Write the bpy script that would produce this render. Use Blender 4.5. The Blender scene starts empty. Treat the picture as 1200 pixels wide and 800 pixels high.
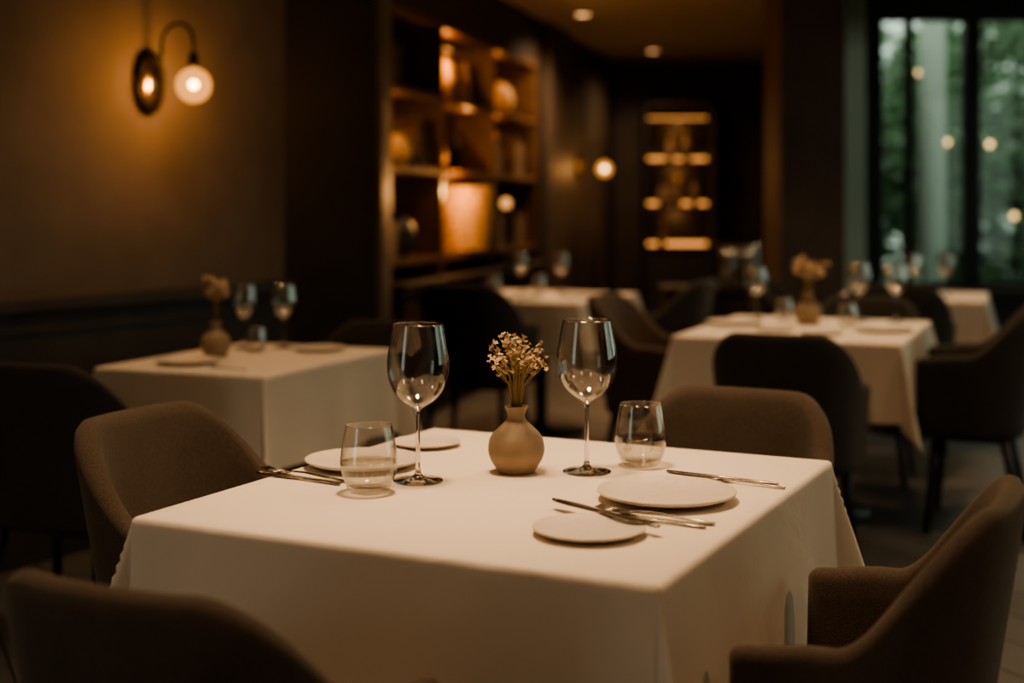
import bpy, bmesh, math, random
from math import sin, cos, pi, radians, atan2, hypot, exp
from mathutils import Vector, Matrix
random.seed(7)
S = bpy.context.scene
COL = S.collection

# ------------------------------------------------------------------ helpers
def new_mat(name, color, rough=0.6, metal=0.0, noise=None, bump=None, emis=None, estr=0.0, sheen=0.0, spec=0.5):
    m = bpy.data.materials.new(name); m.use_nodes = True
    nt = m.node_tree; N = nt.nodes; L = nt.links
    b = N["Principled BSDF"]
    b.inputs["Base Color"].default_value = (*color, 1)
    b.inputs["Roughness"].default_value = rough
    b.inputs["Metallic"].default_value = metal
    b.inputs["Specular IOR Level"].default_value = spec
    if sheen:
        b.inputs["Sheen Weight"].default_value = sheen
        b.inputs["Sheen Roughness"].default_value = 0.5
    if emis:
        b.inputs["Emission Color"].default_value = (*emis, 1)
        b.inputs["Emission Strength"].default_value = estr
    tc = N.new("ShaderNodeTexCoord")
    if noise:
        sc, amt = noise
        n = N.new("ShaderNodeTexNoise"); n.inputs["Scale"].default_value = sc; n.inputs["Detail"].default_value = 6
        r = N.new("ShaderNodeValToRGB")
        r.color_ramp.elements[0].position = 0.3; r.color_ramp.elements[1].position = 0.7
        r.color_ramp.elements[0].color = (*[c*(1-amt) for c in color], 1)
        r.color_ramp.elements[1].color = (*[min(1, c*(1+amt)) for c in color], 1)
        L.new(tc.outputs["Object"], n.inputs["Vector"]); L.new(n.outputs["Fac"], r.inputs["Fac"])
        L.new(r.outputs["Color"], b.inputs["Base Color"])
    if bump:
        sc, st, dist = bump
        n = N.new("ShaderNodeTexNoise"); n.inputs["Scale"].default_value = sc; n.inputs["Detail"].default_value = 4
        bp = N.new("ShaderNodeBump"); bp.inputs["Strength"].default_value = st; bp.inputs["Distance"].default_value = dist
        L.new(tc.outputs["Object"], n.inputs["Vector"]); L.new(n.outputs["Fac"], bp.inputs["Height"])
        L.new(bp.outputs["Normal"], b.inputs["Normal"])
    return m

def obj_from(name, verts, faces, mat=None, smooth=True, parent=None):
    me = bpy.data.meshes.new(name); me.from_pydata([tuple(v) for v in verts], [], faces)
    me.validate(); me.update()
    bm = bmesh.new(); bm.from_mesh(me); bmesh.ops.recalc_face_normals(bm, faces=bm.faces); bm.to_mesh(me); bm.free()
    if smooth:
        for p in me.polygons: p.use_smooth = True
    o = bpy.data.objects.new(name, me); COL.objects.link(o)
    if mat: me.materials.append(mat)
    if parent: o.parent = parent
    return o

def inst(name, mesh, loc=(0,0,0), rot=0, scale=1, parent=None):
    o = bpy.data.objects.new(name, mesh); COL.objects.link(o)
    o.location = loc; o.rotation_euler = (0,0,rot); o.scale = (scale,)*3
    if parent: o.parent = parent
    return o

def empty(name, loc=(0,0,0), rot=0):
    e = bpy.data.objects.new(name, None); COL.objects.link(e); e.empty_display_size = 0.1
    e.location = loc; e.rotation_euler = (0,0,rot); return e

class MB:
    """mesh builder that accumulates pieces"""
    def __init__(s): s.v=[]; s.f=[]
    def add(s, v, f):
        o=len(s.v); s.v += [tuple(x) for x in v]; s.f += [tuple(i+o for i in q) for q in f]
    def box(s, x0,x1,y0,y1,z0,z1):
        s.add([(x0,y0,z0),(x1,y0,z0),(x1,y1,z0),(x0,y1,z0),(x0,y0,z1),(x1,y0,z1),(x1,y1,z1),(x0,y1,z1)],
              [(0,3,2,1),(4,5,6,7),(0,1,5,4),(1,2,6,5),(2,3,7,6),(3,0,4,7)])
    def tube(s, pts, rads, seg=8, cap=True):
        pts=[Vector(p) for p in pts]; n=len(pts); rings=[]
        up=Vector((0,0,1))
        for i,p in enumerate(pts):
            t=(pts[min(i+1,n-1)]-pts[max(i-1,0)]).normalized()
            a=t.cross(up)
            if a.length<1e-3: a=t.cross(Vector((0,1,0)))
            a.normalize(); b=t.cross(a).normalized()
            r=rads[i] if isinstance(rads,(list,tuple)) else rads
            rings.append([p+a*r*cos(2*pi*k/seg)+b*r*sin(2*pi*k/seg) for k in range(seg)])
        v=[q for r in rings for q in r]; f=[]
        for i in range(n-1):
            for k in range(seg):
                k2=(k+1)%seg
                f.append((i*seg+k,i*seg+k2,(i+1)*seg+k2,(i+1)*seg+k))
        if cap:
            f.append(tuple(range(seg))[::-1]); f.append(tuple((n-1)*seg+k for k in range(seg)))
        s.add(v,f)
    def lathe(s, prof, seg=32, c=(0,0,0), sx=1, sy=1):
        v=[];f=[]; rows=[]
        for r,z in prof:
            if r<1e-6: rows.append([len(v)]); v.append((c[0],c[1],c[2]+z))
            else:
                rows.append(list(range(len(v),len(v)+seg)))
                v += [(c[0]+sx*r*cos(2*pi*k/seg), c[1]+sy*r*sin(2*pi*k/seg), c[2]+z) for k in range(seg)]
        for a,b in zip(rows,rows[1:]):
            for k in range(seg):
                k2=(k+1)%seg
                if len(a)==1 and len(b)==1: continue
                if len(a)==1: f.append((a[0],b[k],b[k2]))
                elif len(b)==1: f.append((a[k],a[k2],b[0]))
                else: f.append((a[k],a[k2],b[k2],b[k]))
        s.add(v,f)
    def sphere(s, c, r, seg=16, rows=10, sz=1):
        s.lathe([(r*sin(pi*i/rows) if 0<i<rows else 0, -r*cos(pi*i/rows)*sz) for i in range(rows+1)], seg, c)
    def obj(s, name, mat, smooth=True, parent=None): return obj_from(name, s.v, s.f, mat, smooth, parent)

def smooth_prof(p, k=4):
    out=[]
    n=len(p)
    for i in range(n-1):
        p0=p[max(i-1,0)];p1=p[i];p2=p[i+1];p3=p[min(i+2,n-1)]
        for j in range(k):
            t=j/k
            q=[]
            for a in (0,1):
                q.append(0.5*((2*p1[a])+(-p0[a]+p2[a])*t+(2*p0[a]-5*p1[a]+4*p2[a]-p3[a])*t*t+(-p0[a]+3*p1[a]-3*p2[a]+p3[a])*t**3))
            out.append((max(q[0],0),q[1]))
    out.append(p[-1]); return out

def prism(name, poly, z0, z1, mat):
    n=len(poly); v=[(x,y,z0) for x,y in poly]+[(x,y,z1) for x,y in poly]
    f=[tuple(range(n))[::-1], tuple(range(n,2*n))]+[(i,(i+1)%n,n+(i+1)%n,n+i) for i in range(n)]
    return obj_from(name, v, f, mat, smooth=False)

def bevel(o, w=0.005, seg=2):
    m=o.modifiers.new("bevel","BEVEL"); m.width=w; m.segments=seg; m.limit_method='ANGLE'

# ------------------------------------------------------------------ materials
M_wall   = new_mat("plaster_taupe",(0.185,0.142,0.110),0.85,noise=(3,0.15),bump=(60,0.25,0.01))
M_wains  = new_mat("wainscot_dark",(0.060,0.050,0.041),0.6,noise=(5,0.2))
M_dark   = new_mat("dark_panel",(0.038,0.027,0.020),0.55,noise=(4,0.25))
M_pier   = new_mat("dark_pier",(0.024,0.018,0.014),0.6,noise=(4,0.25))
M_brownp = new_mat("brown_panel",(0.090,0.062,0.046),0.55,noise=(4,0.2))
M_wood   = new_mat("shelf_walnut",(0.13,0.065,0.030),0.5,noise=(8,0.3))
M_ceil   = new_mat("ceiling_paint",(0.36,0.30,0.24),0.9,noise=(2,0.06))
M_black  = new_mat("black_metal",(0.012,0.011,0.010),0.35,metal=0.6)
M_legs   = new_mat("black_wood",(0.012,0.010,0.009),0.4)
M_frame  = new_mat("window_black",(0.010,0.011,0.011),0.45)
M_brass  = new_mat("aged_brass",(0.62,0.42,0.20),0.22,metal=1.0)
M_steel  = new_mat("cutlery_steel",(0.34,0.30,0.255),0.22,metal=1.0)
M_ceram  = new_mat("vase_ceramic",(0.33,0.245,0.165),0.62,noise=(25,0.08),bump=(120,0.08,0.002))
M_plate  = new_mat("stoneware_plate",(0.66,0.585,0.50),0.38,noise=(60,0.04))
M_flower = new_mat("dried_blossom",(0.62,0.48,0.33),0.8,noise=(90,0.25))
M_stem   = new_mat("dried_stem",(0.30,0.22,0.11),0.8)
M_wicker = new_mat("wicker",(0.66,0.42,0.20),0.7,noise=(40,0.4),bump=(80,0.8,0.01))
M_amberg = new_mat("amber_ceramic",(0.55,0.33,0.16),0.4)
M_books  = new_mat("book_cloth",(0.16,0.10,0.06),0.7,noise=(14,0.5))
M_ext    = new_mat("exterior_render",(0.62,0.66,0.60),0.8)
M_grass  = new_mat("garden_ground",(0.04,0.07,0.035),0.9,noise=(3,0.4))
M_leaf   = new_mat("leaf_green",(0.090,0.165,0.075),0.6,noise=(1.5,0.6))
M_trunk  = new_mat("bark",(0.05,0.04,0.03),0.9)
M_emitd  = new_mat("downlight_lens",(1,0.8,0.5),0.5,emis=(1,0.52,0.22),estr=4.0)
M_led    = new_mat("led_strip",(1,0.6,0.2),0.5,emis=(1,0.42,0.13),estr=2.0)
M_bulb   = new_mat("bulb_core",(1,0.8,0.5),0.5,emis=(1,0.72,0.40),estr=30)
# sheer curtain
M_curt=bpy.data.materials.new("sheer_curtain");M_curt.use_nodes=True
nt=M_curt.node_tree;N=nt.nodes;L=nt.links
b=N["Principled BSDF"];b.inputs["Base Color"].default_value=(.70,.74,.68,1);b.inputs["Roughness"].default_value=.9
t=N.new("ShaderNodeBsdfTranslucent");t.inputs["Color"].default_value=(.85,.88,.82,1)
mx=N.new("ShaderNodeMixShader");mx.inputs[0].default_value=.7
L.new(b.outputs[0],mx.inputs[1]);L.new(t.outputs[0],mx.inputs[2]);L.new(mx.outputs[0],N["Material Output"].inputs["Surface"])

def fabric(name,c,sheen=0.3,weave=700):
    m=new_mat(name,c,0.9,sheen=sheen,spec=0.2)
    nt=m.node_tree;N=nt.nodes;L=nt.links;b=N["Principled BSDF"]
    tc=N.new("ShaderNodeTexCoord")
    n1=N.new("ShaderNodeTexNoise"); n1.inputs["Scale"].default_value=weave; n1.inputs["Detail"].default_value=2
    n2=N.new("ShaderNodeTexNoise"); n2.inputs["Scale"].default_value=6
    r=N.new("ShaderNodeValToRGB")
    r.color_ramp.elements[0].position=.3; r.color_ramp.elements[1].position=.7
    r.color_ramp.elements[0].color=(*[x*.6 for x in c],1); r.color_ramp.elements[1].color=(*[min(1,x*1.4) for x in c],1)
    ad=N.new("ShaderNodeMath"); ad.operation='MULTIPLY_ADD'; ad.inputs[1].default_value=.3
    L.new(tc.outputs["Object"],n1.inputs["Vector"]);L.new(tc.outputs["Object"],n2.inputs["Vector"])
    L.new(n2.outputs["Fac"],ad.inputs[0]); 
    mm=N.new("ShaderNodeMath");mm.operation='MULTIPLY';mm.inputs[1].default_value=.7
    L.new(n1.outputs["Fac"],mm.inputs[0]);L.new(mm.outputs[0],ad.inputs[2])
    L.new(ad.outputs[0],r.inputs["Fac"]);L.new(r.outputs["Color"],b.inputs["Base Color"])
    bp=N.new("ShaderNodeBump");bp.inputs["Strength"].default_value=.4;bp.inputs["Distance"].default_value=.002
    L.new(n1.outputs["Fac"],bp.inputs["Height"]);L.new(bp.outputs["Normal"],b.inputs["Normal"])
    return m
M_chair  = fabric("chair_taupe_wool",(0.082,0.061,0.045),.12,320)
M_chair_shade = fabric("chair_wool_shaded",(0.044,0.039,0.035),0.12,320)  # chair wool darkened to paint in the dimmer light on background chairs

def linen():
    c=(0.76,0.67,0.565)
    m=new_mat("tablecloth_linen",c,0.85,sheen=0.1,spec=0.2)
    nt=m.node_tree;N=nt.nodes;L=nt.links;b=N["Principled BSDF"]
    tc=N.new("ShaderNodeTexCoord")
    n1=N.new("ShaderNodeTexNoise");n1.inputs["Scale"].default_value=600;n1.inputs["Detail"].default_value=2
    n2=N.new("ShaderNodeTexNoise");n2.inputs["Scale"].default_value=5;n2.inputs["Detail"].default_value=3;n2.inputs["Distortion"].default_value=.6
    b1=N.new("ShaderNodeBump");b1.inputs["Strength"].default_value=.25;b1.inputs["Distance"].default_value=.0012
    b2=N.new("ShaderNodeBump");b2.inputs["Strength"].default_value=.4;b2.inputs["Distance"].default_value=.02
    for n in(n1,n2): L.new(tc.outputs["Object"],n.inputs["Vector"])
    L.new(n1.outputs["Fac"],b1.inputs["Height"]);L.new(n2.outputs["Fac"],b2.inputs["Height"])
    L.new(b1.outputs["Normal"],b2.inputs["Normal"]);L.new(b2.outputs["Normal"],b.inputs["Normal"])
    return m
M_linen=linen()

def thin_glass(name,base=.03,pw=3.5,amp=.85,tint=(0.97,0.97,0.96)):
    m=bpy.data.materials.new(name);m.use_nodes=True;nt=m.node_tree;N=nt.nodes;L=nt.links
    N.remove(N["Principled BSDF"]);out=N["Material Output"]
    t=N.new("ShaderNodeBsdfTransparent");t.inputs["Color"].default_value=(*tint,1)
    g=N.new("ShaderNodeBsdfGlossy");g.inputs["Roughness"].default_value=.04
    lw=N.new("ShaderNodeLayerWeight");lw.inputs["Blend"].default_value=.5
    p=N.new("ShaderNodeMath");p.operation='POWER';p.inputs[1].default_value=pw
    mu=N.new("ShaderNodeMath");mu.operation='MULTIPLY_ADD';mu.inputs[1].default_value=amp;mu.inputs[2].default_value=base;mu.use_clamp=True
    mx=N.new("ShaderNodeMixShader")
    L.new(lw.outputs["Facing"],p.inputs[0]);L.new(p.outputs[0],mu.inputs[0]);L.new(mu.outputs[0],mx.inputs[0]);L.new(t.outputs[0],mx.inputs[1]);L.new(g.outputs[0],mx.inputs[2])
    L.new(mx.outputs[0],out.inputs["Surface"]);return m
M_glass=thin_glass("crystal_glass",.065,2.6,.8,(0.97,0.965,0.955))
M_glass2=thin_glass("crystal_glass_bright",.16,1.8,.8,(0.97,0.965,0.955))  # same crystal, reflection raised to brighten highlights on background glasses
M_pane=thin_glass("window_glass",.05,5,.9,(0.86,0.93,0.9))
M_hurr=thin_glass("hurricane_glass",.16,2.0,.8,(.85,.88,.88))
M_stemg=bpy.data.materials.new("solid_crystal");M_stemg.use_nodes=True
_b=M_stemg.node_tree.nodes["Principled BSDF"];_b.inputs["Transmission Weight"].default_value=1;_b.inputs["Roughness"].default_value=0.01;_b.inputs["IOR"].default_value=1.5
M_water=thin_glass("water",.06,2.6,.35,(.945,.935,.915))
# globe: frosted amber glass, partly see-through
M_globe=bpy.data.materials.new("globe_glass");M_globe.use_nodes=True
nt=M_globe.node_tree;N=nt.nodes;L=nt.links;N.remove(N["Principled BSDF"])
t=N.new("ShaderNodeBsdfTransparent");t.inputs["Color"].default_value=(1,.88,.68,1)
e=N.new("ShaderNodeEmission");e.inputs["Color"].default_value=(1,.42,.11,1);e.inputs["Strength"].default_value=1.6
mx=N.new("ShaderNodeMixShader");mx.inputs[0].default_value=.6
L.new(t.outputs[0],mx.inputs[1]);L.new(e.outputs[0],mx.inputs[2]);L.new(mx.outputs[0],N["Material Output"].inputs["Surface"])

def floor_mat():
    m=new_mat("floor_planks",(0.05,0.045,0.04),0.38)
    nt=m.node_tree;N=nt.nodes;L=nt.links;b=N["Principled BSDF"]
    tc=N.new("ShaderNodeTexCoord");mp=N.new("ShaderNodeMapping");mp.inputs["Rotation"].default_value=(0,0,radians(64))
    br=N.new("ShaderNodeTexBrick");br.inputs["Scale"].default_value=1.0;br.inputs["Brick Width"].default_value=1.6;br.inputs["Row Height"].default_value=.2
    br.inputs["Mortar Size"].default_value=.004
    br.inputs["Color1"].default_value=(.135,.127,.117,1);br.inputs["Color2"].default_value=(.100,.094,.087,1);br.inputs["Mortar"].default_value=(.01,.01,.01,1)
    n=N.new("ShaderNodeTexNoise");n.inputs["Scale"].default_value=7
    mr=N.new("ShaderNodeMapRange");mr.inputs["To Min"].default_value=.3;mr.inputs["To Max"].default_value=.5
    L.new(tc.outputs["Object"],mp.inputs["Vector"]);L.new(mp.outputs[0],br.inputs["Vector"]);L.new(br.outputs["Color"],b.inputs["Base Color"])
    L.new(tc.outputs["Object"],n.inputs["Vector"]);L.new(n.outputs["Fac"],mr.inputs["Value"]);L.new(mr.outputs[0],b.inputs["Roughness"])
    return m
M_floor=floor_mat()

# ------------------------------------------------------------------ room shell
H=2.75
prism("floor",[(-5,-2.2),(5.3,-2.2),(5.3,9.65),(2.25,9.65),(2.9,14.45),(-2,14.45),(-5,6)],-0.1,0,M_floor)
prism("ceiling",[(-5,-2.2),(5.3,-2.2),(5.3,9.65),(2.25,9.65),(2.9,14.45),(-2,14.45),(-5,6)],H,H+0.1,M_ceil)
# left wall : line P(t)=(-1.75,4.67)+t*(0.785,1.22)
def LW(t,off=0): # off>0 = into room
    return (-1.75+0.785*t+0.841*off, 4.67+1.22*t-0.541*off)
a,b_=LW(-4.2),LW(1.05)
prism("wall_left",[a,b_,LW(1.05,-.15),LW(-4.2,-.15)],0,H,M_wall)
prism("wall_left_wainscot",[LW(-4.2,.015),LW(1.0,.015),LW(1.0,0),LW(-4.2,0)],0.12,0.87,M_wains)
prism("baseboard_left",[LW(-4.2,.03),LW(1.0,.03),LW(1.0,0),LW(-4.2,0)],0,0.12,M_wains)
o=prism("trim_1",[LW(-4.2,.04),LW(1.0,.04),LW(1.0,0),LW(-4.2,0)],0.87,0.93,M_wains); bevel(o,.012,3)
prism("trim_2",[LW(-4.2,.022),LW(1.0,.022),LW(1.0,.015),LW(-4.2,.015)],0.80,0.815,M_wains)
prism("wall_left_pier",[(-0.985,5.87),(-0.572,5.90),(-0.683,7.60),(-1.6,7.60),(-1.6,6.1)],0,H,M_pier)
o=prism("trim_3",[(-0.585,5.885),(-0.560,5.885),(-0.668,7.60),(-0.69,7.60)],0,H,M_brownp)
# shelf wall frame
ang=atan2(.9671,.2543); SO=(-0.683,7.64)
def SW(x,y): return (SO[0]+.2543*x-.9671*y, SO[1]+.9671*x+.2543*y)
prism("wall_shelf",[SW(-.1,.36),SW(7.0,.36),SW(7.0,.5),SW(-.1,.5)],0,H,M_dark)
prism("wall_shelf_fascia",[SW(0,0.0),SW(3.55,0.0),SW(3.55,.36),SW(0,.36)],2.40,H,M_dark)
prism("wall_shelf_panel",[SW(3.55,0),SW(6.95,0),SW(6.95,.36),SW(3.55,.36)],0,H,M_dark)
o=prism("trim_4",[SW(3.75,-.05),SW(4.5,-.05),SW(4.5,0),SW(3.75,0)],0,H,M_brownp)
for i,x in enumerate((5.3,6.2)):
    prism("trim_%d"%(5+i),[SW(x,-.02),SW(x+.05,-.02),SW(x+.05,0),SW(x,0)],0,H,M_brownp)
prism("wall_back",[(0.6,14.3),(2.9,14.3),(2.9,14.45),(0.6,14.45)],0,H,M_dark)
prism("wall_right_alcove",[(2.20,9.65),(2.25,9.65),(2.90,14.3),(2.85,14.3)],0,H,M_brownp)
o=prism("column",[(1.772,9.0),(2.194,9.0),(2.194,9.6),(1.772,9.6)],0,H,M_brownp)
# window wall Y=9.5..9.65
wx0,wx1=2.27,4.95; sz,tz=0.66,2.60
prism("wall_window_left",[(2.19,9.5),(wx0,9.5),(wx0,9.65),(2.19,9.65)],0,H,M_brownp)
prism("wall_window_right",[(wx1,9.5),(5.3,9.5),(5.3,9.65),(wx1,9.65)],0,H,M_brownp)
prism("wall_window_sill",[(wx0,9.5),(wx1,9.5),(wx1,9.65),(wx0,9.65)],0,sz,M_dark)
prism("wall_window_header",[(wx0,9.5),(wx1,9.5),(wx1,9.65),(wx0,9.65)],tz,H,M_frame)
o=prism("trim_7",[(wx0,9.42),(wx1,9.42),(wx1,9.5),(wx0,9.5)],sz-.03,sz+.01,M_brownp)
def window(name,mull,axis,c,z0,z1,lo,hi,t=0.05):
    e=empty(name)
    mb=MB()
    def bx(a0,a1,zz0,zz1,w=t):
        if axis=='x': mb.box(a0,a1,c-w,c+w,zz0,zz1)
        else: mb.box(c-w,c+w,a0,a1,zz0,zz1)
    bx(lo,hi,z0,z0+.05); bx(lo,hi,z1-.06,z1)
    for a0,a1 in mull: bx(a0,a1,z0+.05,z1-.06)
    mb.obj("frame",M_frame,False,e)
    g=MB()
    if axis=='x': g.box(lo+.01,hi-.01,c-.004,c+.004,z0+.01,z1-.01)
    else: g.box(c-.004,c+.004,lo+.01,hi-.01,z0+.01,z1-.01)
    g.obj("pane",M_pane,False,e)
window("window_1",[(2.47,2.585),(2.76,2.80),(3.17,3.27),(3.9,4.0),(4.85,4.95)],'x',9.575,sz,tz,wx0,wx1)
# curtain
mb=MB();v=[];f=[];n=48
for i in range(n+1):
    x=2.27+.155*i/n; y=9.36+.022*sin(i*1.25)
    v+= [(x,y,0.02),(x,y,2.72)]
for i in range(n): f.append((2*i,2*i+2,2*i+3,2*i+1))
cu=obj_from("curtain",v,f,M_curt)
# right wall with big unseen windows added for cool light, wall behind the camera
prism("wall_right_low",[(5.15,-2.2),(5.3,-2.2),(5.3,9.5),(5.15,9.5)],0,sz,M_brownp)
prism("wall_right_high",[(5.15,-2.2),(5.3,-2.2),(5.3,9.5),(5.15,9.5)],tz,H,M_brownp)
prism("wall_right_a",[(5.15,-2.2),(5.3,-2.2),(5.3,2.0),(5.15,2.0)],sz,tz,M_brownp)
prism("wall_right_b",[(5.15,8.2),(5.3,8.2),(5.3,9.5),(5.15,9.5)],sz,tz,M_brownp)
window("window_unseen",[(2.0,2.1),(3.5,3.58),(5.0,5.1),(6.6,6.68),(8.1,8.2)],'y',5.225,sz,tz,2.0,8.2)
prism("wall_front",[(-5.1,-2.3),(5.3,-2.3),(5.3,-2.15),(-5.1,-2.15)],0,H,M_wall)
# ------------------------------------------------------------------ outside
prism("garden_ground",[(2.3,9.7),(5.4,9.7),(5.4,-4),(22,-4),(22,26),(2.95,26),(2.95,14.5)],-.12,-.05,M_grass)
prism("exterior_column",[(3.40,11.2),(3.56,11.2),(3.56,11.4),(3.40,11.4)],-.05,4,M_ext)
def foliage(name,c,R,n,ls=.09):
    e=empty(name,(c[0],c[1],0))
    t=MB();t.tube([(0,0,-.08),(.05,0,c[2]*.5),(0,.05,c[2])],[.09,.07,.04],8)
    for k in range(7):
        a=k*.9;t.tube([(0,0,c[2]*.6),(R*.4*cos(a),R*.4*sin(a),c[2]*.9),(R*.7*cos(a),R*.7*sin(a),c[2]+.3*sin(k))],[.04,.025,.01],6)
    t.obj("trunk",M_trunk,True,e)
    v=[];f=[]
    for i in range(n):
        while True:
            p=Vector([random.uniform(-1,1) for _ in range(3)])
            if .3<p.length<1 and sin(p.x*5+c[0])+sin(p.y*6)+sin(p.z*7+c[1])>-1.1: break
        q=Vector((p.x*R,p.y*R,p.z*R*1.05+c[2]))
        a=Vector([random.gauss(0,1) for _ in range(3)]).normalized();b=a.orthogonal().normalized();s=ls*random.uniform(.6,1.4)
        k=len(v);v+=[q-a*s,q+b*s*.45,q+a*s,q-b*s*.45];f.append((k,k+1,k+2,k+3))
    obj_from("leaves",v,f,M_leaf,False,e)
foliage("garden_tree",(5.3,14.2,1.9),1.6,6000)
foliage("garden_tree",(7.0,16.5,1.9),2.1,6000)
foliage("garden_tree",(4.4,17.0,1.9),1.8,5500)
foliage("garden_tree",(8.5,6.5,1.9),1.7,2500)
LT=((3.95,12.4,1.82),(4.34,12.4,1.80),(4.56,12.4,1.15),(3.70,12.4,2.45),(5.2,12.4,1.9),(4.20,12.4,2.15))
mb=MB()
for x,y,z in LT: mb.sphere((x,y,z),.026,10,8)
mb.tube([(3.3,12.4,2.75),(3.72,12.4,2.68),(4.42,12.4,2.62),(5.3,12.4,2.7)],.004,5)
for x,y,z in LT: mb.tube([(x,y,z),(x,12.4,2.64)],.002,4)
so=mb.obj("garden_string_lights",M_black)
so.data.materials.append(new_mat("string_bulb",(1,.8,.5),emis=(1,.50,.22),estr=5))
for i,p in enumerate(so.data.polygons):
    z=sum(so.data.vertices[k].co.z for k in p.vertices)/len(p.vertices); x=sum(so.data.vertices[k].co.x for k in p.vertices)/len(p.vertices)
    p.material_index=1 if any(abs(z-l[2])<.03 and abs(x-l[0])<.03 for l in LT) else 0

# ------------------------------------------------------------------ built-in shelf
e=empty("built_in_bookshelf",(SO[0],SO[1],0),ang)
mb=MB(); L_=3.5
for z in (.90,1.44,1.90,2.36): mb.box(0.03,L_-.03,.005,.34,z,z+.035)
mb.box(0.03,L_-.03,.335,.355,.80,2.39)
for x in(0.0,.96,2.18,L_-.035): mb.box(x,x+.035,0,.335,.80,2.40)
o=mb.obj("frame",M_wood,False,e)
mb=MB();mb.box(0,L_,-.10,.35,.76,.80);mb.box(0,L_,-.06,.35,.0,.76)
for k in range(6): mb.box(.04+k*.58,.04+k*.58+.54,-.075,-.06,.08,.72)
mb.obj("base_cabinet",M_dark,False,e)
mb=MB()
for z in(1.44,2.36): mb.box(1.02,2.15,.31,.33,z-.010,z-.001)
mb.obj("led_strips",M_led,False,e)
def plight(name,loc,w,col=(1,.47,.16),r=0.0):
    l=bpy.data.lights.new(name,'POINT');l.energy=w;l.color=col;l.shadow_soft_size=r
    o=bpy.data.objects.new(name,l);COL.objects.link(o);o.location=loc;return o
def shp(x,y,z):
    a=SW(x,y);return (a[0],a[1],z)
vase_prof=smooth_prof([(0,0),(.030,0),(.036,.004),(.050,.028),(.0525,.048),(.047,.068),(.030,.086),(.018,.098),(.0165,.108),(.021,.119),(.0225,.122),(.020,.1225),(.014,.114),(.013,.10),(0,.095)],4)
# decor
def decor(name,prof,x,y,z,mat,seg=20):
    mb=MB();mb.lathe(prof,seg);o=mb.obj(name,mat);o.location=shp(x,y,z);return o
bottle=[(0,0),(.037,0),(.038,.01),(.038,.17),(.03,.2),(.014,.225),(.013,.29),(.015,.292),(.015,.30),(0,.30)]
jar=smooth_prof([(0,0),(.06,0),(.10,.05),(.115,.12),(.09,.2),(.05,.235),(.055,.25),(.045,.25),(0,.24)],3)
decor("ceramic_jar",[(r*1.05,z*1.2) for r,z in jar],1.42,.17,1.936,M_wicker)
decor("wine_bottle",bottle,1.85,.12,1.936,M_amberg)
decor("wine_bottle",bottle,2.02,.16,1.936,M_legs)
decor("ceramic_jar",[(r*.6,z*.75) for r,z in jar],1.15,.1,1.476,M_amberg)
decor("ceramic_jar",[(r*.8,z*.8) for r,z in jar],.55,.16,1.476,M_wicker)
decor("wine_bottle",bottle,1.75,.15,1.476,M_legs)
decor("ceramic_jar",jar,.55,.15,.936,M_legs)
decor("wine_bottle",bottle,2.80,.15,1.476,M_amberg)
decor("ceramic_jar",jar,2.9,.16,1.936,M_wicker)
# wicker basket
mb=MB()
for k in range(11):
    z=.02+k*.04;r=.15+.004*k
    mb.lathe([(r-.012,z-.02),(r+.012,z-.012),(r+.012,z+.012),(r-.012,z+.02)],28)
mb.lathe([(0,0),(.15,0),(.15,.01),(0,.012)],28)
o=mb.obj("wicker_basket",M_wicker);o.location=shp(1.80,.105,.936);o.scale=(1.5,1.0,1);o.rotation_euler=(0,0,ang)
# little table lamp
e=empty("table_lamp",shp(2.34,-.045,.801))
mb=MB();mb.lathe([(0,0),(.045,0),(.045,.015),(.01,.02),(.01,.42),(0,.42)],16);mb.obj("lamp_base",M_black,True,e)
mb=MB();mb.sphere((0,0,.46),.038,16,10);mb.obj("lamp_shade",new_mat("lamp_glow",(1,.8,.5),emis=(1,.45,.14),estr=1.3),True,e)
# books
mb=MB()
for x0,x1,z in((.08,.42,1.936),(.68,.9,1.476),(.1,.35,.936),(2.3,2.65,1.476),(2.3,2.7,.936),(3.1,3.35,1.476),(3.1,3.4,.936)):
    x=x0
    while x<x1:
        w=random.uniform(.02,.045);h=random.uniform(.2,.32);mb.box(x,x+w*.95,.08,.28,z,z+h);x+=w
o=mb.obj("shelf_books",M_books,False);o.location=(SO[0],SO[1],0);o.rotation_euler=(0,0,ang)
plight("bookshelf_fill",shp(1.20,.10,2.25),12)  # unseen point lights added to brighten the bookshelf compartments
plight("bookshelf_fill",shp(1.25,-.10,1.34),18)
plight("bookshelf_fill",shp(.25,.16,1.84),3.0)
plight("bookshelf_fill",shp(1.7,.05,1.84),2.2)
plight("bookshelf_fill",shp(2.45,.1,1.84),4.5)
plight("bookshelf_fill",shp(2.45,.1,2.28),4.5)
plight("bookshelf_fill",shp(.3,.1,1.36),.7)

# back shelf
e=empty("display_shelf",(1.36,13.95,0))
mb=MB();W=.72
for z in(.80,1.22,1.68,2.10): mb.box(0,W,0,.33,z,z+.03)
for x in(0,W-.03): mb.box(x,x+.03,0,.33,0,2.3)
mb.box(0,W,.31,.34,0,2.3);mb.box(0,W,0,.33,2.27,2.3);mb.box(.03,W-.03,.02,.31,0,.8)
mb.obj("frame",M_pier,False,e)
mb=MB()
for z in(.83,1.25,1.71,2.13): mb.box(.05,W-.05,.28,.30,z,z+.03)
mb.obj("led_strips",M_led,False,e)
mb=MB()
for z in(.83,1.25,1.71):
    for k in range(7):
        if random.random()<.45: mb.lathe([(r*1.1,zz*(.8+.25*random.random())) for r,zz in bottle],10,(.1+k*.085,.16,z))
mb.obj("bottles",M_books,True,e)
for z in(1.15,1.6,2.03): plight("display_shelf_fill",(1.72,14.1,z),1.6)  # unseen point lights added to boost the amber rows

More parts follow.
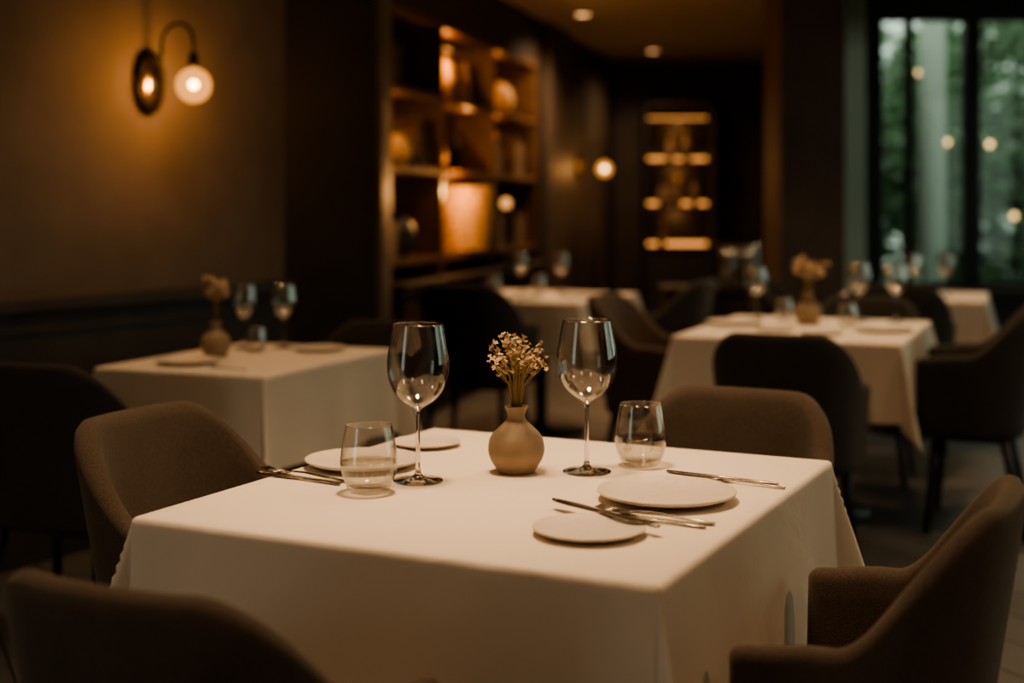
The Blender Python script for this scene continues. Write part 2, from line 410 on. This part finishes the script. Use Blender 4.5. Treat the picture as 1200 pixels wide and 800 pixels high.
# ------------------------------------------------------------------ sconces
def sconce(base,nrm,zc,power):
    # local: x = out of the wall (nrm), built along +x
    rot=atan2(nrm[1],nrm[0]); e=empty("wall_sconce",(base[0],base[1],zc),rot)
    n=40
    ringpts=[(0.02,.062*cos(2*pi*k/n),.112*sin(2*pi*k/n)) for k in range(n+1)]
    mb=MB();mb.tube(ringpts,.011,8,False);mb.obj("ring",M_black,True,e)
    # domed brass backplate
    mb=MB();v=[(.034,0,0)];f=[];R=6
    for j in range(1,R+1):
        q=j/R
        for k in range(n): v.append((.034-.030*q*q,.06*q*cos(2*pi*k/n),.11*q*sin(2*pi*k/n)))
    for k in range(n): v.append((0,.06*cos(2*pi*k/n),.11*sin(2*pi*k/n)))
    f+=[(0,1+k,1+(k+1)%n) for k in range(n)]
    for j in range(R):
        f+=[(1+j*n+k,1+(j+1)*n+k,1+(j+1)*n+(k+1)%n,1+j*n+(k+1)%n) for k in range(n)]
    mb.add(v,f);mb.obj("backplate",M_brass,True,e)
    mb=MB();pts=[(0.0,0,.02),(.05,0,.03),(.075,0,.08),(.08,0,.13)]
    for k in range(13):
        a=pi-pi*k/12;pts.append((.165+.085*cos(a),0,.14+.075*sin(a)))
    pts.append((.25,0,.10))
    mb.tube(pts,.0062,10)
    mb.lathe([(0,.105),(.014,.10),(.020,.07),(.022,.045),(0,.045)],16,(.25,0,0))
    mb.obj("arm",M_black,True,e)
    mb=MB();mb.sphere((.25,0,-.022),.066,28,18);mb.obj("globe",M_globe,True,e)
    mb=MB();mb.sphere((.25,0,-.02),.018,16,10);mb.obj("bulb",M_bulb,True,e)
    l=bpy.data.lights.new("sconce_light",'POINT');l.energy=power;l.color=(1,.52,.21);l.shadow_soft_size=.048
    o=bpy.data.objects.new("sconce_light",l);COL.objects.link(o);o.location=(.25,0,-.022);o.parent=e
sconce((-1.396,5.22),(.841,-.541),1.717,19)
sconce(SW(5.05,0),(.9671,-.2543),1.60,12)

# downlights
def downlight(x,y,energy=0,size=.12,spread=110):
    e=empty("recessed_downlight",(x,y,H))
    mb=MB();mb.lathe([(.055,-.002),(.07,-.008),(.075,-.004),(.075,0)],24);mb.obj("trim_ring",M_black,True,e)
    mb=MB();mb.lathe([(0,-.003),(.054,-.003)],24);mb.obj("lens",M_emitd,True,e)
    if energy:
        l=bpy.data.lights.new("downlight_beam",'SPOT');l.energy=energy;l.color=(1,.67,.395);l.spot_size=radians(spread);l.spot_blend=1;l.shadow_soft_size=size
        o=bpy.data.objects.new("downlight_beam",l);COL.objects.link(o);o.location=(0,0,-.03);o.parent=e
W_=150
downlight(.558,10.76,180,spread=W_);downlight(1.37,13.3,110,spread=W_)
downlight(1.2,5.6,130);downlight(-.75,4.3,50);downlight(.2,7.6,105);downlight(2.2,7.5,90)
downlight(2.6,4.2,85,spread=W_);downlight(2.5,1.6,100,spread=W_)  # unseen wide downlights added to brighten the right side and chairs
# around the main table
downlight(-.10,2.50,190,.15,92)
downlight(.75,3.3,85,.15,110)
downlight(-.7,.5,42,.15,W_)  # unseen downlight added to light the front faces
downlight(1.1,.2,42,.15,W_)  # second unseen fill added for the front faces
downlight(-2.2,2.2,55,.15,W_)  # unseen wide downlight added for ambient fill

# ------------------------------------------------------------------ tables
def cloth_mesh(hx,hy,drop,seed,N_top=14,N_side=26):
    rnd=random.Random(seed)
    ph=[rnd.uniform(0,6.28) for _ in range(8)]
    def axis(h):
        a=[-h-drop*(1-i/N_side)**1.2 for i in range(N_side)]
        b=[-h+2*h*i/(N_top*3) for i in range(N_top*3+1)]
        return a+b+[-x for x in a[::-1]]
    ax,ay=axis(hx),axis(hy)
    t0=.05;rho=.008
    v=[]
    for j,q in enumerate(ay):
        for i,p in enumerate(ax):
            dx=max(abs(p)-hx,0);dy=max(abs(q)-hy,0)
            cx=max(-hx,min(hx,p));cy=max(-hy,min(hy,q))
            r=hypot(dx,dy);sxg=1 if p>=0 else -1;syg=1 if q>=0 else -1
            if r<1e-9: v.append((cx,cy,0));continue
            phi=atan2(dy,dx)
            side= dy==0 or dx==0
            ci=(1 if sxg>0 else 0)+(2 if syg>0 else 0)
            tilt=t0
            if dx>0 and dy>0:
                c0=pi/4+.10*sin(ph[ci]*3)
                tilt=t0+.34*exp(-((phi-c0)/.25)**2)-.06*sin(2*phi)**2
            th=min(r/rho,pi/2-tilt)
            h=rho*sin(th);vv=rho*(1-cos(th));Lr=max(0,r-rho*th)
            h+=Lr*sin(tilt);vv+=Lr*cos(tilt)
            if side:
                al=cx if dx==0 else cy; hl=hx if dx==0 else hy
                win=max(0,1-(abs(al)/hl)**6)
                k=0 if dx==0 else 2
                fr=(1 if dx==0 else 1.2)
                w=.5*sin(al*17*fr+ph[k]+(syg if dx==0 else sxg))+.5*sin(al*9.3*fr+ph[k+1]+2*(syg if dx==0 else sxg))
                h+=win*(w+.05)*.021*(Lr/drop)**1.1
            v.append((cx+sxg*h*cos(phi),cy+syg*h*sin(phi),-vv))
    nx=len(ax);f=[]
    for j in range(len(ay)-1):
        for i in range(nx-1): f.append((j*nx+i,j*nx+i+1,(j+1)*nx+i+1,(j+1)*nx+i))
    return v,f
def table(center,rot,hx,hy,drop,seed):
    e=empty("dining_table",(center[0],center[1],0),rot)
    v,f=cloth_mesh(hx,hy,drop,seed)
    o=obj_from("tablecloth",v,f,M_linen,True,e);o.location=(0,0,.75)
    mb=MB();mb.box(-hx+.006,hx-.006,-hy+.006,hy-.006,.715,.7465);t=mb.obj("table_top",M_legs,False,e)
    mb=MB();mb.lathe([(0,.715),(.16,.715),(.16,.70),(.035,.69),(.032,.05),(.05,.035),(.24,.02),(.25,0),(0,0)],28);mb.obj("pedestal",M_black,True,e)
    return e
RT=radians(-26.2)
table((.008,2.432),RT,.442,.484,.39,3)
TZ=.751
table((-.85,4.485),radians(-22.2),.30,.41,.29,5)
table((1.208,5.555),radians(-22.4),.42,.53,.29,9)
table((.16,7.52),radians(-25),.40,.45,.29,11)
table((2.22,7.55),radians(-20),.38,.42,.29,13)

# ------------------------------------------------------------------ chairs
_cache={}
def chair_meshes(mat):
    if mat.name in _cache: return _cache[mat.name]
    # U path, chair faces +y
    w=.235;yb=-.205;yc=0.0;tip=.12
    raw=[(w*1.0,tip-(tip-yc)*i/12) for i in range(12)]
    n=2.7
    for i in range(61):
        a=pi*i/60
        c_,s_=cos(a),sin(a)
        raw.append((w*(abs(c_)**(2/n))*(1 if c_>=0 else -1), yc+(yb-yc)*abs(s_)**(2/n)))
    raw+=[(-w,yc+(tip-yc)*(i+1)/12) for i in range(12)]
    d=[0]
    for a,b in zip(raw,raw[1:]): d.append(d[-1]+hypot(a[0]-b[0],a[1]-b[1]))
    Lt=d[-1];NS=90;path=[]
    j=0
    for i in range(NS+1):
        s=Lt*i/NS
        while j<len(d)-2 and d[j+1]<s: j+=1
        t=(s-d[j])/max(d[j+1]-d[j],1e-9)
        path.append((raw[j][0]+(raw[j+1][0]-raw[j][0])*t,raw[j][1]+(raw[j+1][1]-raw[j][1])*t))
    def sm(x): x=max(0,min(1,x));return x*x*(3-2*x)
    K=8
    rings=[]
    def ring(pos,nrm,u,th,zb,zt,slant):
        pts=[];
        def P(o,z):
            q=(z-.34)/.48
            off=o+slant*max(0,q)**1.1-.022
            return (pos[0]+nrm[0]*off,pos[1]+nrm[1]*off,z)
        h=th/2
        for i in range(K+1): pts.append(P(-h,zb+h+(zt-zb-2*h)*i/K))
        for i in range(1,6): a=pi-pi*i/6;pts.append(P(h*cos(a),zt-h+h*sin(a)))
        for i in range(K+1): pts.append(P(h,zt-h-(zt-zb-2*h)*i/K))
        for i in range(1,4): a=-pi*i/4;pts.append(P(h*cos(a),zb+h+h*sin(a)))
        return pts
    for i,p in enumerate(path):
        a=path[max(i-1,0)];b=path[min(i+1,NS)]
        tx,ty=b[0]-a[0],b[1]-a[1];l=hypot(tx,ty);tx/=l;ty/=l
        nrm=(-ty,tx)
        if nrm[0]*p[0]+nrm[1]*(p[1]-.05)<0: nrm=(ty,-tx)
        u=abs(2*i/NS-1)
        bk=1-sm((u-.24)/.46)
        zt=.635+.185*bk-.012*sm((u-.75)/.25)
        th=.045+.01*bk
        slant=.038+.047*bk
        rings.append((p,nrm,(tx,ty),th,.335,zt,slant))
    allr=[]
    def endcaps(r,sgn):
        out=[]
        for a in(75,50,25):
            c=cos(radians(a));s=sin(radians(a))
            p,nrm,t,th,zb,zt,sl=r
            out.append(ring((p[0]+sgn*t[0]*.028*s,p[1]+sgn*t[1]*.028*s),nrm,0,th*max(c,.25),zb+.02*(1-c),zt-.02*(1-c),sl))
        return out
    st=endcaps(rings[0],-1);en=endcaps(rings[-1],1)[::-1]
    allr=st+[ring(*r[:2],0,*r[3:]) for r in rings]+en
    m=len(allr[0]);v=[q for r in allr for q in r];f=[]
    for i in range(len(allr)-1):
        for k in range(m): k2=(k+1)%m;f.append((i*m+k,i*m+k2,(i+1)*m+k2,(i+1)*m+k))
    f.append(tuple(range(m))[::-1]);f.append(tuple((len(allr)-1)*m+k for k in range(m)))
    shell=obj_from("shell",v,f,mat)
    mb=MB();seg=48;rows=[]
    prof=[(0,.345),(.9,.345),(.97,.352),(1,.372),(1,.425),(.985,.448),(.94,.462),(.8,.470),(.4,.474),(0,.474)]
    v=[];f=[]
    idx=[]
    for s_,z in prof:
        if s_==0: idx.append([len(v)]);v.append((0,-.03,z));continue
        r0=len(v)
        for k in range(seg):
            a=2*pi*k/seg;c_,q_=cos(a),sin(a)
            x=(w-.034)*s_*abs(c_)**(2/4)*(1 if c_>=0 else -1);y=-.025+.148*s_*abs(q_)**(2/4)*(1 if q_>=0 else -1)
            v.append((x,y,z))
        idx.append(list(range(r0,r0+seg)))
    for a,b in zip(idx,idx[1:]):
        for k in range(seg):
            k2=(k+1)%seg
            if len(a)==1: f.append((a[0],b[k],b[k2]))
            elif len(b)==1: f.append((a[k],a[k2],b[0]))
            else: f.append((a[k],a[k2],b[k2],b[k]))
    seat=obj_from("seat",v,f,mat)
    mb=MB()
    for sx in(-1,1):
        for y0,y1 in((.08,.115),(-.14,-.21)):
            mb.tube([(sx*.165,y0,.36),(sx*.205,y1,0)],[.018,.011],12)
    mb.box(-.175,.175,-.15,.10,.325,.346)
    legs=mb.obj("legs",M_legs)
    r=[]
    for o in(shell,seat,legs):
        r.append((o.name.split('.')[0],o.data));bpy.data.objects.remove(o)
    _cache[mat.name]=r;return r
def chair(x,y,face,mat=M_chair,s=1):
    rot=atan2(face[1],face[0])-pi/2
    e=empty("dining_chair",(x,y,0),rot);e.scale=s if isinstance(s,tuple) else (s,s,s)
    for n,me in chair_meshes(mat):
        inst(n,me,parent=e)
    return e
U=Vector((.897,-.442));V=Vector((.442,.897));TC=Vector((.008,2.432))
def tchair(C,u,v,side,hx,hy,d,s,mat,twist=0,sc=1):
    out={'L':-u,'R':u,'F':-v,'B':v}[side];al={'L':v,'R':v,'F':u,'B':u}[side];hh=hx if side in'LR' else hy
    p=C+out*(hh+d)+al*s
    f=-out; f=Vector((f.x*cos(twist)-f.y*sin(twist),f.x*sin(twist)+f.y*cos(twist)))
    return chair(p.x,p.y,f,mat,sc)
tchair(TC,U,V,'L',.442,.484,.22,.05,M_chair)
tchair(TC,U,V,'R',.442,.484,.175,-.10,M_chair,0,(.97,.84,1.02))
tchair(TC,U,V,'B',.442,.484,.19,.14,M_chair,0,(.95,1,1))
tchair(TC,U,V,'F',.442,.484,.21,-.075,M_chair,0,(.93,1,.98))
a=radians(-22.4);U2=Vector((cos(a),sin(a)));V2=Vector((-sin(a),cos(a)));C2=Vector((1.208,5.555))
K2=1.05
tchair(C2,U2,V2,'F',.42,.53,.25,.08,M_chair_shade,0,1.0)
tchair(C2,U2,V2,'R',.42,.53,.18,.03,M_chair_shade,0,1.08)
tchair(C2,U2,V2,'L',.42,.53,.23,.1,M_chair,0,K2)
tchair(C2,U2,V2,'B',.42,.53,.22,.1,M_chair_shade,0,1)
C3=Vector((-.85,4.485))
tchair(C3,U2,V2,'F',.30,.41,.22,-.16,M_chair_shade,0,1)
tchair(C3,U2,V2,'B',.30,.41,.22,.04,M_chair_shade,0,.98)
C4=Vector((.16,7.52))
tchair(C4,U2,V2,'F',.40,.45,.26,-.05,M_chair_shade,0,K2)
tchair(C4,U2,V2,'R',.40,.45,.26,0,M_chair_shade,0,K2)
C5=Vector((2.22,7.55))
tchair(C5,U2,V2,'L',.38,.42,.24,0,M_chair_shade,0,K2)
tchair(C5,U2,V2,'F',.38,.42,.24,0,M_chair_shade,0,K2)

# ------------------------------------------------------------------ tableware meshes
def tmp(o): me=o.data;bpy.data.objects.remove(o);return me
mb=MB();mb.lathe(smooth_prof([(.0042,.128),(.012,.1345),(.027,.1435),(.043,.160),(.053,.182),(.0565,.203),(.0555,.225),(.051,.252),(.0455,.282),(.0452,.2826),(.0448,.282),(.0502,.252),(.0547,.225),(.0557,.203),(.0522,.183),(.042,.1618),(.026,.1455),(.011,.137),(0,.136)],4),48)
ME_bowl=tmp(mb.obj("bowl",M_glass))
ME_bowl2=ME_bowl.copy();ME_bowl2.materials.clear();ME_bowl2.materials.append(M_glass2)
mb=MB();mb.lathe([(0,0),(.045,0),(.0456,.0008),(.045,.0018)]+smooth_prof([(.044,.002),(.028,.0038),(.012,.008),(.0055,.016),(.0040,.035),(.0036,.08),(.0038,.115),(.0052,.1275)],4)+[(0,.128)],32)
ME_stem=tmp(mb.obj("stem",M_stemg))
mb=MB();mb.lathe(smooth_prof([(0,0),(.026,0),(.034,.003),(.044,.022),(.0495,.045),(.0495,.062),(.046,.088),(.0405,.116),(.0402,.1166),(.0398,.116),(.0452,.088),(.0487,.062),(.0485,.045),(.043,.024),(.032,.010),(0,.009)],4),48)
ME_tumb=tmp(mb.obj("tumbler",M_glass))
ME_tumb2=ME_tumb.copy();ME_tumb2.materials.clear();ME_tumb2.materials.append(M_glass2)
mb=MB();mb.lathe(smooth_prof([(0,.0098),(.030,.0108),(.042,.025),(.0476,.045),(.0478,.054)],3)+[(0,.054)],40)
ME_water=tmp(mb.obj("water",M_water))
def wine_glass(x,y,s=1,z=TZ):
    e=empty("wine_glass",(x,y,z));e.scale=(s,s,s);inst("bowl",ME_bowl if s==1 else ME_bowl2,parent=e);inst("stem",ME_stem,parent=e)
def tumbler(x,y,s=1,z=TZ,water=True):
    e=empty("water_glass",(x,y,z));e.scale=(s,s,s);inst("glass",ME_tumb if s==1 else ME_tumb2,parent=e)
    if water: inst("water",ME_water,parent=e)
mb=MB();mb.lathe(smooth_prof([(0,0),(.065,0),(.075,.002),(.100,.0065),(.1175,.0125),(.1205,.016),(.1195,.0178),(.1165,.0172),(.104,.0125),(.088,.0085),(.06,.0075),(0,.0075)],4),72)
ME_plate=tmp(mb.obj("dinner_plate",M_plate))
def plate(x,y,r,z=TZ,name="dinner_plate"): return inst(name,ME_plate,(x,y,z),0,r/.1205)
mb=MB();mb.lathe(vase_prof,48);ME_vase=tmp(mb.obj("ceramic_vase",M_ceram))

def bouquet(name,x,y,z,n,h,spread,seed,mat=M_flower,bl=1.0):
    rnd=random.Random(seed);e=empty(name,(x,y,z))
    st=MB();fl=MB()
    def blossom(p,s):
        k=rnd.randint(4,6);ax=Vector((rnd.gauss(0,.6),rnd.gauss(0,.6),1)).normalized();b=ax.orthogonal().normalized();c=ax.cross(b)
        for i in range(k):
            a=2*pi*i/k+rnd.random()*.4;d=b*cos(a)+c*sin(a);t=ax.cross(d)
            q=p+ax*s*.1
            fl.add([q,q+d*s*.55+t*s*.32+ax*s*.25,q+d*s*1.0+ax*s*rnd.uniform(.2,.7),q+d*s*.55-t*s*.32+ax*s*.25],[(0,1,2,3)])
        fl.sphere(p+ax*s*.15,s*.3,6,4)
    for i in range(n):
        a=2*pi*i/n*2.4+rnd.random();rr=spread*rnd.uniform(.15,1)**.8;hh=h*rnd.uniform(.6,1)*(1-.25*rr/spread)
        top=Vector((rr*cos(a),rr*sin(a),hh))
        base=Vector((.006*cos(a),.006*sin(a),-.02));mid=Vector((rr*.3*cos(a),rr*.3*sin(a),hh*.5))
        st.tube([base,mid,top],[.0011,.0009,.0006],5)
        blossom(top,.0065*bl*rnd.uniform(.8,1.3))
        for k in range(rnd.randint(2,4)):
            t=rnd.uniform(.0,.75);s0=mid.lerp(top,t)
            d=Vector((cos(a)+rnd.gauss(0,.8),sin(a)+rnd.gauss(0,.8),1.1+rnd.random())).normalized()
            e1=s0+d*rnd.uniform(.018,.04)
            st.tube([s0,(s0+e1)/2+Vector((0,0,-.002)),e1],[.0007,.0006,.0005],4)
            blossom(e1,.006*bl*rnd.uniform(.7,1.3))
            if rnd.random()<.6: blossom(e1+Vector((rnd.gauss(0,.006),rnd.gauss(0,.006),-.004)),.0055*bl)
    st.obj("stems",M_stem,True,e);fl.obj("blossoms",mat,False,e)
def strip(mb,sec,th,y0=0):
    v=[];f=[]
    for x,w,z in sec: v+=[(x,y0-w,z),(x,y0,z+th*.35),(x,y0+w,z),(x,y0+w*.8,z-th*.5),(x,y0-w*.8,z-th*.5)]
    n=len(sec)
    for i in range(n-1):
        for k in range(5): f.append((i*5+k,i*5+(k+1)%5,(i+1)*5+(k+1)%5,(i+1)*5+k))
    f+=[(4,3,2,1,0),tuple((n-1)*5+k for k in range(5))]
    mb.add(v,f)
mb=MB();strip(mb,[(-.115,.004,.003),(-.113,.0066,.003),(-.05,.0052,.0033),(-.005,.0045,.0035),(.0,.0058,.0035),(.02,.0088,.003),(.07,.0098,.0028),(.10,.0088,.0026),(.115,.004,.0025),(.118,.001,.0025)],.0045)
ME_knife=tmp(mb.obj("table_knife",M_steel))
mb=MB();strip(mb,[(-.105,.004,.003),(-.103,.0066,.003),(-.05,.0046,.005),(0,.0030,.008),(.03,.0034,.007),(.042,.009,.004),(.055,.0115,.003),(.062,.0118,.003)],.0040)
for k in range(4): strip(mb,[(.060,.0019,.003),(.085,.0015,.004),(.104,.0006,.008)],.0025,-.0098+k*.0065)
ME_fork=tmp(mb.obj("dinner_fork",M_steel))
def cut(kind,x0,y0,x1,y1,z=TZ+.0004):
    me,nm,L0=(ME_knife,"table_knife",.233) if kind=='k' else (ME_fork,"dinner_fork",.209)
    L=hypot(x1-x0,y1-y0);o=inst(nm,me,((x0+x1)/2,(y0+y1)/2,z),atan2(y0-y1,x0-x1),L/L0);return o

# main table setting
wine_glass(-.17,2.47);wine_glass(.14,2.556)
tumbler(-.249,2.374);tumbler(.247,2.62)
inst("ceramic_vase",ME_vase,(.008,2.556,TZ))
bouquet("dried_flower_bouquet",.008,2.556,TZ+.122,28,.152,.060,21)
plate(.262,2.316,.118);plate(.1165,2.072,.0865,name="bread_plate")
plate(-.286,2.613,.110);plate(-.178,2.835,.072,name="bread_plate")
cut('k',.068,2.25,.222,2.055,TZ+.0123)
cut('f',.140,2.235,.315,2.128);cut('k',.150,2.198,.300,2.105)
cut('k',.290,2.552,.475,2.430);cut('f',.355,2.482,.480,2.400)
cut('k',-.475,2.540,-.305,2.432);cut('f',-.465,2.565,-.298,2.456)
# left table
inst("ceramic_vase",ME_vase,(-.977,4.50,TZ),0,.95)
bouquet("dried_flower_bouquet",-.977,4.50,TZ+.115,14,.17,.035,5,bl=2.2)
wine_glass(-.935,4.76,.78);wine_glass(-.80,4.78,.78);tumbler(-.87,4.64,.7)
plate(-1.02,4.30,.10);plate(-.66,4.68,.09)
cut('k',-.93,4.20,-.80,4.12)
# right table
inst("ceramic_vase",ME_vase,(1.24,5.72,TZ),0,1.1)
bouquet("dried_flower_bouquet",1.24,5.72,TZ+.134,16,.16,.070,8,bl=2.6)
wine_glass(1.49,5.86,.88);wine_glass(1.63,5.80,.88);wine_glass(1.07,5.97,.8);tumbler(1.18,5.92,.8);tumbler(1.38,5.62,.8)
plate(.93,5.70,.115);plate(1.47,5.40,.115);plate(1.20,5.28,.08,name="bread_plate");plate(1.05,5.45,.08,name="bread_plate")
# centre back table
wine_glass(.28,7.75,.8);wine_glass(.05,7.8,.8);tumbler(.15,7.65,.9);plate(.05,7.33,.11);plate(.36,7.45,.1);tumbler(-.1,7.6,.9)
# far right table
wine_glass(2.25,7.65,.8);wine_glass(2.40,7.55,.8);plate(2.1,7.4,.1)
# sideboard with hurricane lamps
e=empty("sideboard",(1.27,8.45,0))
mb=MB();mb.box(-.35,.35,-.2,.2,.72,.75);mb.box(-.33,.33,-.18,.19,.12,.72)
for k in range(2): mb.box(-.31+.32*k,-.01+.32*k,-.19,-.18,.16,.68)
for x in(-.3,.27):
    for y in(-.16,.13): mb.box(x,x+.03,y,y+.03,0,.12)
mb.obj("cabinet",M_dark,False,e)
for x in(1.33,1.46):
    mb=MB();mb.lathe([(0,0),(.06,0),(.06,.26),(.057,.26),(.057,.008),(0,.008)],28)
    o=mb.obj("glass_hurricane",M_hurr);o.location=(x,8.4,.751)
    mb=MB();mb.lathe([(0,0),(.03,0),(.03,.1),(.004,.1),(0,.11)],16);o=mb.obj("pillar_candle",M_plate);o.location=(x,8.4,.76)

# ------------------------------------------------------------------ world, camera
w=bpy.data.worlds.new("World");S.world=w;w.use_nodes=True
nt=w.node_tree;bg=nt.nodes["Background"];bg.inputs["Color"].default_value=(.66,.71,.62,1);bg.inputs["Strength"].default_value=2.1
cam=bpy.data.cameras.new("Camera");co=bpy.data.objects.new("Camera",cam);COL.objects.link(co)
co.location=(0,0,1.25);co.rotation_euler=(radians(90),0,0)
cam.lens=48;cam.sensor_width=36;cam.shift_y=-160/1200;cam.clip_start=.05
cam.dof.use_dof=True;cam.dof.focus_distance=2.42;cam.dof.aperture_fstop=1.7
S.camera=co
S.view_settings.view_transform='AgX'
try: S.view_settings.look='AgX - Medium High Contrast'
except Exception as ex: print(ex)
